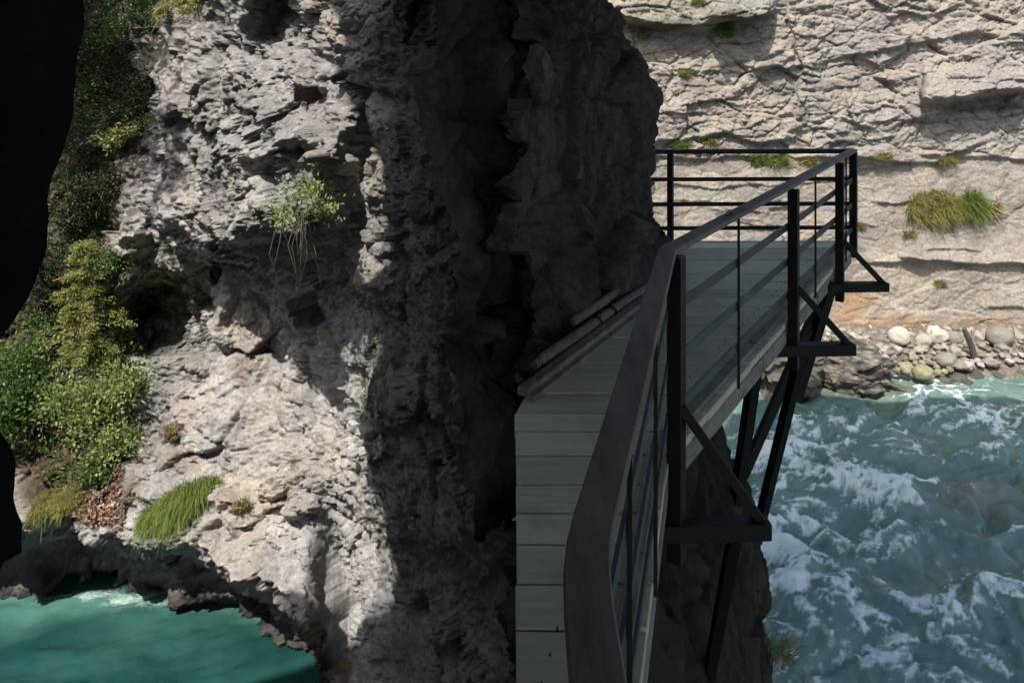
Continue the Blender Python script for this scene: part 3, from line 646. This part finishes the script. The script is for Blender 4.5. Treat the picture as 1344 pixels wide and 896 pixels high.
# logs laid along the foot of the rock wall
kd = np.array([.98, 1.65]); kd /= np.linalg.norm(kd)
def klog(name, a, b, r, z, label, strap=()):
    a, b = np.array(a), np.array(b); e = empty(name, (*a, z), label, 'log'); n = 9
    pp = [(*(a+(b-a)*t+np.array([.008, -.004])*math.sin(7*t)), z+.006*math.sin(9*t)) for t in np.linspace(0, 1, n)]
    m = MB(); m.tube(pp, [r*(1+.05*math.sin(5*i)) for i in range(n)], 12); m.build('trunk', M['log'], e, 0, True)
    for t in strap:
        p = a+(b-a)*t; q = p+(b-a)/np.linalg.norm(b-a)*.014; m = MB(); m.tube([(*p, z), (*q, z)], r*1.12, 12); m.build('strap', M['steel'], e)
klog('log', (.03, 4.34), (1.16, 6.12), .042, DZ+.045, 'long barked-off log laid along the foot of the dark rock wall', (.1, .5, .62))
klog('log', (.42, 5.12), (.98, 6.05), .034, DZ+.09, 'shorter log lying behind the long one against the dark rock', ())
mb = MB(); mb.bar((.06, 4.16, DZ+.03), (1.16, 5.98, DZ+.03), .07, .05)
mb.bar((.10, 4.12, DZ+.012), (1.2, 5.94, DZ+.012), .05, .02)
tag(mb.build('kerb_board', M['timber'], None, .004), 'flat grey kerb board edging the planks in front of the log', 'board')

# ------------------------------------------------------------------ plants
def unit(a): return a/(np.linalg.norm(a, axis=-1, keepdims=True)+1e-9)
def leaf_obj(name, p, d, l, w, mat, parent, fold=.25):
    n = len(p); r = rng.normal(size=(n, 3)); s = unit(np.cross(d, r)); nn = np.cross(d, s)
    l = np.broadcast_to(np.asarray(l), (n,))[:, None]; w = np.broadcast_to(np.asarray(w), (n,))[:, None]
    mid = p+d*l*.45
    v = np.stack([p, mid+s*w+nn*w*fold, p+d*l, mid-s*w+nn*w*fold], 1).reshape(-1, 3)
    if parent is not None: v = v-np.array(parent.location)
    f = np.arange(4*n).reshape(n, 4)
    return link(bpy.data.objects.new(name, np_mesh(name, v, f, mat)), parent)
o = leaf_obj('tree_canopy', tc_p, unit(rng.normal(size=(len(tc_p), 3))*np.array([1, 1, .4])), .2*rng.uniform(.6, 1.4, len(tc_p)), .07, M['leaf_md'], None); tag(o, kind='stuff')  # unseen leaves, added only for the dappled shade they cast
def shrub(name, base, blobs, mat, label, cat, n=1500, leaf=.05, group=None, clumps=26, stems=True, up=.35):
    base = np.array(base); e = empty(name, base, label, cat, group); cs = []
    for (c, r) in blobs:
        c = np.array(c); r = np.array(r); k = max(4, int(.7*clumps*(r.prod()**(1/3)/.5)))
        d = unit(rng.normal(size=(k, 3))); cs.append(c+d*r*rng.uniform(.3, 1.15, (k, 1)))
    cs = np.concatenate(cs); sz = rng.uniform(.05, .17, len(cs)); q = rng.integers(0, len(cs), n)
    g = rng.normal(size=(n, 3)); p = cs[q]+g*sz[q][:, None]*np.array([1, 1, .55])
    d = unit(g*.8+np.array([0, -.3, up])+rng.normal(size=(n, 3))*.6)
    leaf_obj('foliage', p, d, leaf*rng.uniform(.4, 1.8, n), leaf*.3*rng.uniform(.7, 1.3, n), mat, e)
    if stems:
        m = MB()
        for c in cs[rng.permutation(len(cs))[:min(16, len(cs))]]:
            mid = base*.45+c*.55+rng.normal(size=3)*.05; m.tube([base, mid, c], [.022, .012, .004], 5)
        m.build('stem', M['bark'], e)
    return e
def grass(name, pts_, n, hgt, mat, label, lean=(0, -.3, 1), spread=.5, w=.006, group=None, droop=.5):
    """blades bending over: two quads each"""
    pts_ = np.array(pts_); base = pts_.mean(0); e = empty(name, base, label, 'grass', group)
    p = pts_[rng.integers(0, len(pts_), n)]+rng.normal(size=(n, 3))*.02
    d = unit(np.array(lean)+rng.normal(size=(n, 3))*spread); h = hgt*rng.uniform(.5, 1.2, n)[:, None]
    s = unit(np.cross(d, rng.normal(size=(n, 3))))*w
    a = p; b = p+d*h*.55; c = p+d*h*.9+np.array([0, -.25, -.8])*h*droop*.5
    v = np.stack([a-s, a+s, b+s*.8, b-s*.8, c+s*.15, c-s*.15], 1).reshape(-1, 3)-base
    k = np.arange(n)[:, None]*6; f = np.concatenate([k+np.array([[0, 1, 2, 3]]), k+np.array([[3, 2, 4, 5]])])
    link(bpy.data.objects.new('blades', np_mesh('blades', v, f, mat)), e); return e
def S(u, v, o=.0):
    p = L.surf(u, v).copy(); return p+unit(np.array([0, 0, CH])-p)*o
def SB(u, v, ru, rv, o=.3, ry=.35):
    p = S(u, v, o); return (p, (ru*p[1]/F, ry, rv*p[1]/F))

# the sunlit young conifer: layered sprays
def conifer(u, v0, v1, wpx, mat, label, n=9):
    b = S(u, v0, .5); tip = at(u-2, v1, b[1]); e = empty('conifer', b, label, 'tree'); m = MB(); ps = []; ds = []
    m.tube([b, (b+tip)/2, tip], [.05, .03, .006], 6)
    for k in range(n):
        t_ = k/(n-1); c = b+(tip-b)*min(1, max(.03, .08+.9*t_+rng.uniform(-.03, .03))); ln = wpx*b[1]/F*(1-.72*t_)*rng.uniform(.7, 1.1)
        for j in range(6):
            a = j*1.05+rng.uniform(-.4, .4); ln = wpx*b[1]/F*(1-.72*t_)*rng.uniform(.45, 1.25); c = c+np.array([0, 0, rng.uniform(-.02, .02)]); dr = np.array([math.cos(a), math.sin(a), .12]); ss = np.linspace(.12, 1, 26)
            path_ = c+dr*ln*ss[:, None]+np.array([0, 0, -.22*ln])*ss[:, None]**2
            m.tube([path_[0], path_[12], path_[-1]], [.01, .006, .002], 4)
            side = np.array([-dr[1], dr[0], 0])
            for sg in (-1, 1):
                for rep in range(4):
                    w_ = (1.05-ss)*.24*ln; q = path_+side*sg*(w_*rng.uniform(0, 1, 26))[:, None]+rng.normal(size=(26, 3))*np.array([.03, .03, .035])
                    ps.append(q); ds.append(unit(dr*.7+side*sg*.7+np.array([0, 0, -.25])+rng.normal(size=(26, 3))*.25))
    p = np.concatenate(ps); d = np.concatenate(ds)
    leaf_obj('foliage', p, d, .055*rng.uniform(.5, 1.6, len(p)), .0085, mat, e); m.build('trunk', M['bark'], e)
conifer(112, 478, 322, 62, M['leaf_yel'], 'sunlit yellow-green young conifer with drooping layered sprays above the shrub')
shrub('shrub', S(148, 612, .05), [SB(128,548,48,32,.55), SB(165,505,34,24,.45), SB(105,520,34,30,.5), SB(150,585,30,16,.5), SB(120,470,26,26,.4)], M['leaf_lt'], 'large pale green sunlit shrub left of the bright rock face', 'shrub', 7500, .055, None, 34)
shrub('shrub', S(30, 600, .05), [SB(28,548,40,44,.5), SB(60,520,26,30,.45), SB(14,500,26,26,.45)], M['leaf_md'], 'fresh green leafy bush right beside the black foreground rock', 'shrub', 5200, .06, None, 30)
shrub('shrub', S(120, 640, .05), [SB(122,622,22,18,.3,.2)], M['leaf_md'], 'small bright green bush under the pale shrub above the fallen leaves', 'shrub', 1100, .05)
shrub('shrub', S(40, 440, .05), [SB(28,462,36,24,.35), SB(60,430,30,28,.35)], M['leaf_md'], 'loose mixed bush left of the conifer foot', 'shrub', 2200, .05)
shrub('shrub', S(150, 345, .05), [SB(150,338,24,16,.35,.25)], M['leaf_md'], 'dark green clump on the ledge above the conifer tip', 'shrub', 900, .045)
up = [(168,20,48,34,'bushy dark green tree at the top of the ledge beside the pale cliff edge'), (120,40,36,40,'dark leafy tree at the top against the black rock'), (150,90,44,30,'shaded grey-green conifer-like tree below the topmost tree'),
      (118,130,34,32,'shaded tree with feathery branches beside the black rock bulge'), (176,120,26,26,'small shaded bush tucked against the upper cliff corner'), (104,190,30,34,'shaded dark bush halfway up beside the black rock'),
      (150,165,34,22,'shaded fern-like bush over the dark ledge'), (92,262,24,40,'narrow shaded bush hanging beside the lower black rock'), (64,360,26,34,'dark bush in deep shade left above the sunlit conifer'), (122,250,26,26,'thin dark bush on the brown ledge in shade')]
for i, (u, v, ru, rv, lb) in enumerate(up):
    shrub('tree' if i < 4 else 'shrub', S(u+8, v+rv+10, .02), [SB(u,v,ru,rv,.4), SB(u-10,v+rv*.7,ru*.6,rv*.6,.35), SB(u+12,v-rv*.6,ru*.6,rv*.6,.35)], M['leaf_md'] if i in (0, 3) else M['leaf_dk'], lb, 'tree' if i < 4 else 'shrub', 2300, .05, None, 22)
shrub('branch', S(185, 165, .1), [(S(158,178,.7), (.22, .2, .06)), (S(176,164,.6), (.14, .2, .05)), (S(146,188,.75), (.12, .2, .04))], M['leaf_yel'], 'bright yellow-green leafy twig catching sun over the dark ledge', 'branch', 420, .06, None, 10)
shrub('plant', S(385, 262, .02), [SB(380,262,20,14,.2,.14), SB(372,284,16,14,.22,.12), SB(420,248,8,6,.15,.08), SB(428,272,9,9,.15,.08)], M['leaf_lt'], 'small yellow-green plant hanging with bare roots under the cliff overhang', 'plant', 1100, .045, None, 16)
m = MB()
for k in range(26):
    a = S(random.uniform(362, 408), random.uniform(262, 290), .18); b = a+np.array([random.uniform(-.12, .22), random.uniform(-.1, .12), -random.uniform(.25, .75)])
    m.tube([a, a*.5+b*.5+np.array([random.uniform(-.08, .08), -.08, 0]), b], [.006, .005, .002], 4)
tag(m.build('roots', M['bark']), 'tangle of thin bare roots dangling below the overhang plant', 'roots')
def patch(poly, n, o=.02, fn=S):
    poly = np.array(poly, float); lo, hi = poly.min(0), poly.max(0); r = []
    while len(r) < n:
        u, v = rng.uniform(lo, hi); ins = False; j = len(poly)-1
        for i in range(len(poly)):
            if (poly[i, 1] > v) != (poly[j, 1] > v) and u < (poly[j, 0]-poly[i, 0])*(v-poly[i, 1])/(poly[j, 1]-poly[i, 1])+poly[i, 0]: ins = not ins
            j = i
        if ins: r.append(fn(u, v, o))
    return r
grass('grass_clump', patch([(190,688),(205,668),(235,648),(270,634),(282,636),(262,655),(250,676),(235,690),(212,700)], 260), 9500, .25, M['grass'], 'thick bright green grass clump hanging on the sunlit rock above the river', (-.1, -.5, .75), .5, .0042, None, 1.2)
grass('grass_clump', patch([(34,690),(40,668),(70,650),(105,640),(104,664),(70,682)], 200), 4200, .2, M['drygrass'], 'yellowing grass along the rock rim beside the black foreground rock', (0, -.4, .9), .5, .0045, None, .9)
grass('grass_clump', patch([(236,560),(244,556),(242,572),(236,574)], 30), 420, .12, M['straw'], 'dry straw-coloured grass tuft on the bright rock right of the pale shrub', (0, -.5, .7), .5)
grass('grass_clump', patch([(306,662),(330,656),(332,670),(312,674)], 30), 360, .1, M['straw'], 'thin dry grass streak right of the thick green clump', (0, -.5, .7), .5)
grass('grass_clump', patch([(212,5),(246,0),(246,18),(222,22)], 50), 900, .22, M['drygrass'], 'yellow-green grass tuft hanging from the top of the cliff corner', (0, -.5, .5), .45, .007, None, 1.2)
pl = patch([(70,650),(110,622),(140,600),(170,612),(172,660),(160,700),(120,690),(90,680)], 2200, .03)
pl = np.array(pl); o = leaf_obj('leaf_litter', pl, unit(rng.normal(size=(len(pl), 3))+np.array([0, -.3, -.3])), .06*rng.uniform(.6, 1.3, len(pl)), .022, M['litter'], None); tag(o, kind='stuff')
pl = np.array(patch([(5,470),(100,380),(140,480),(90,520)], 700, .05)); o = leaf_obj('leaf_litter', pl, unit(rng.normal(size=(len(pl), 3))), .06, .02, M['litter'], None); tag(o, kind='stuff')
pl = patch([(0,440),(70,330),(150,330),(160,470),(185,520),(150,640),(60,640),(0,600)], 5200, .08)+patch([(60,330),(110,120),(120,20),(210,20),(200,160),(150,200),(140,330)], 3600, .1)
pl = np.array(pl); pl += rng.normal(size=pl.shape)*.05; cv = fbm(pl*2.2, 3, 640) > -.1; pl = pl[cv]
o = leaf_obj('ground_cover', pl, unit(rng.normal(size=(len(pl), 3))+np.array([0, -.5, .2])), .055*rng.uniform(.4, 1.7, len(pl)), .014, M['leaf_md'], None); tag(o, kind='stuff')
m = MB()
for pts_ in [[(150,612),(148,628),(140,646),(122,658),(116,668)], [(152,600),(152,618),(158,640),(176,648)], [(168,655),(188,652),(202,656)], [(176,640),(168,660),(164,676)]]:
    m.tube([S(u, v, .12) for u, v in pts_], np.linspace(.028, .008, len(pts_)), 6)
tag(m.build('bare_branch', M['bark']), 'bare forked branch trailing from the pale shrub over fallen leaves', 'branch')
def SF(u, v, o=.0):
    p = Fr.surf(u, v).copy(); return p+unit(np.array([0, 0, CH])-p)*o
grass('grass_clump', patch([(1192,286),(1200,262),(1230,258),(1256,268),(1252,290),(1210,298)], 150, .02, SF), 3600, .5, M['drygrass'], 'wide yellow-green grass patch on the sunny ledge of the far cliff', (0, -.4, .9), 0.60, .007, None, .8)
grass('grass_clump', patch([(1256,286),(1262,262),(1284,258),(1290,282),(1270,290)], 90, .02, SF), 2600, .5, M['grass'], 'lush dark green grass tuft at the right end of the ledge patch', (0, -.4, .9), 0.60, .007, None, .7)
grass('grass_clump', patch([(1288,282),(1312,268),(1308,282)], 40, .02, SF), 260, .4, M['straw'], 'dry tan grass trailing right of the dark green tuft', (0.3, -.4, .6), .5, .012)
for (u, v, w, h, k, lb) in [(1008,210,24,14,'grass','green grass strip on the ledge just above the far railing'), (1058,212,10,8,'drygrass','small grass tuft right of the strip above the railing'), (1240,212,13,8,'drygrass','little yellowish tuft under the dark crack of the far cliff'), (1155,206,12,6,'drygrass','faint dry tuft right of the railing corner'),
     (892,190,10,8,'grass','small green tuft by the shaded rock edge above the railing'), (930,188,9,6,'drygrass','tiny tuft beside the one at the shaded rock edge'), (900,96,9,6,'grass','small green tuft on the middle ledge of the far cliff'), (950,42,9,16,'grass','upright green tuft under the dark top overhang'), (845,45,8,10,'drygrass','tuft beside the shaded rock top edge'), (916,4,8,5,'grass','tiny green tuft at the very top of the far cliff'),
     (1126,298,9,6,'drygrass','small dry tuft right beside the railing corner post'), (1192,308,7,6,'drygrass','small yellow tuft below the left end of the ledge patch'), (1232,372,6,4,'drygrass','tiny tuft low on the smooth lower wall')]:
    grass('grass_tuft', patch([(u-w, v+h*.6), (u-w, v-h*.2), (u+w, v-h*.2), (u+w, v+h*.6)], 40, .02, SF), int(50*w), .018*h+.1, M[k], lb, (0, -.4, .9), .55, .006)
q = at(1021, 862, 6.3)
m_ = rng.normal(size=(30, 3))*.05+q
grass('grass_tuft', m_, 90, .3, M['drygrass'], 'thin dark weed sprouting from the rock low over the rapids', (.4, -.2, .9), .5, .004)

# ------------------------------------------------------------------ light, sky, camera
w = bpy.data.worlds.new('World'); scene.world = w; w.use_nodes = True; nt = w.node_tree; bg = nt.nodes['Background']
sky = nt.nodes.new('ShaderNodeTexSky'); sky.sky_type = 'NISHITA'; sky.sun_disc = False; sky.sun_elevation = math.asin(SUN[2]); sky.sun_rotation = math.atan2(SUN[0], SUN[1])
nt.links.new(sky.outputs[0], bg.inputs[0]); sky.dust_density = 3; sky.ozone_density = .3; bg.inputs[1].default_value = .15
sl = bpy.data.lights.new('sun', 'SUN'); sl.energy = 3.7; sl.angle = R(.5); sl.color = (1, .95, .87)
so = link(bpy.data.objects.new('sun', sl)); so.rotation_euler = Vector(SUN).to_track_quat('Z', 'Y').to_euler(); so.location = (-6, -8, 20)
cd = bpy.data.cameras.new('camera'); cd.sensor_width = 36; cd.lens = F/1344*36; cd.shift_y = -(448-VH)/1344; cd.clip_start = .05; cd.clip_end = 500
co = link(bpy.data.objects.new('camera', cd)); co.location = (0, 0, CH); co.rotation_euler = (R(90), 0, 0); scene.camera = co
scene.render.engine = 'CYCLES'; scene.cycles.use_denoising = True; scene.cycles.max_bounces = 6; scene.cycles.diffuse_bounces = 3
vs = scene.view_settings; vs.view_transform = 'Standard'; vs.look = 'None'; vs.exposure = 1.0; vs.gamma = 1; vs.use_curve_mapping = False
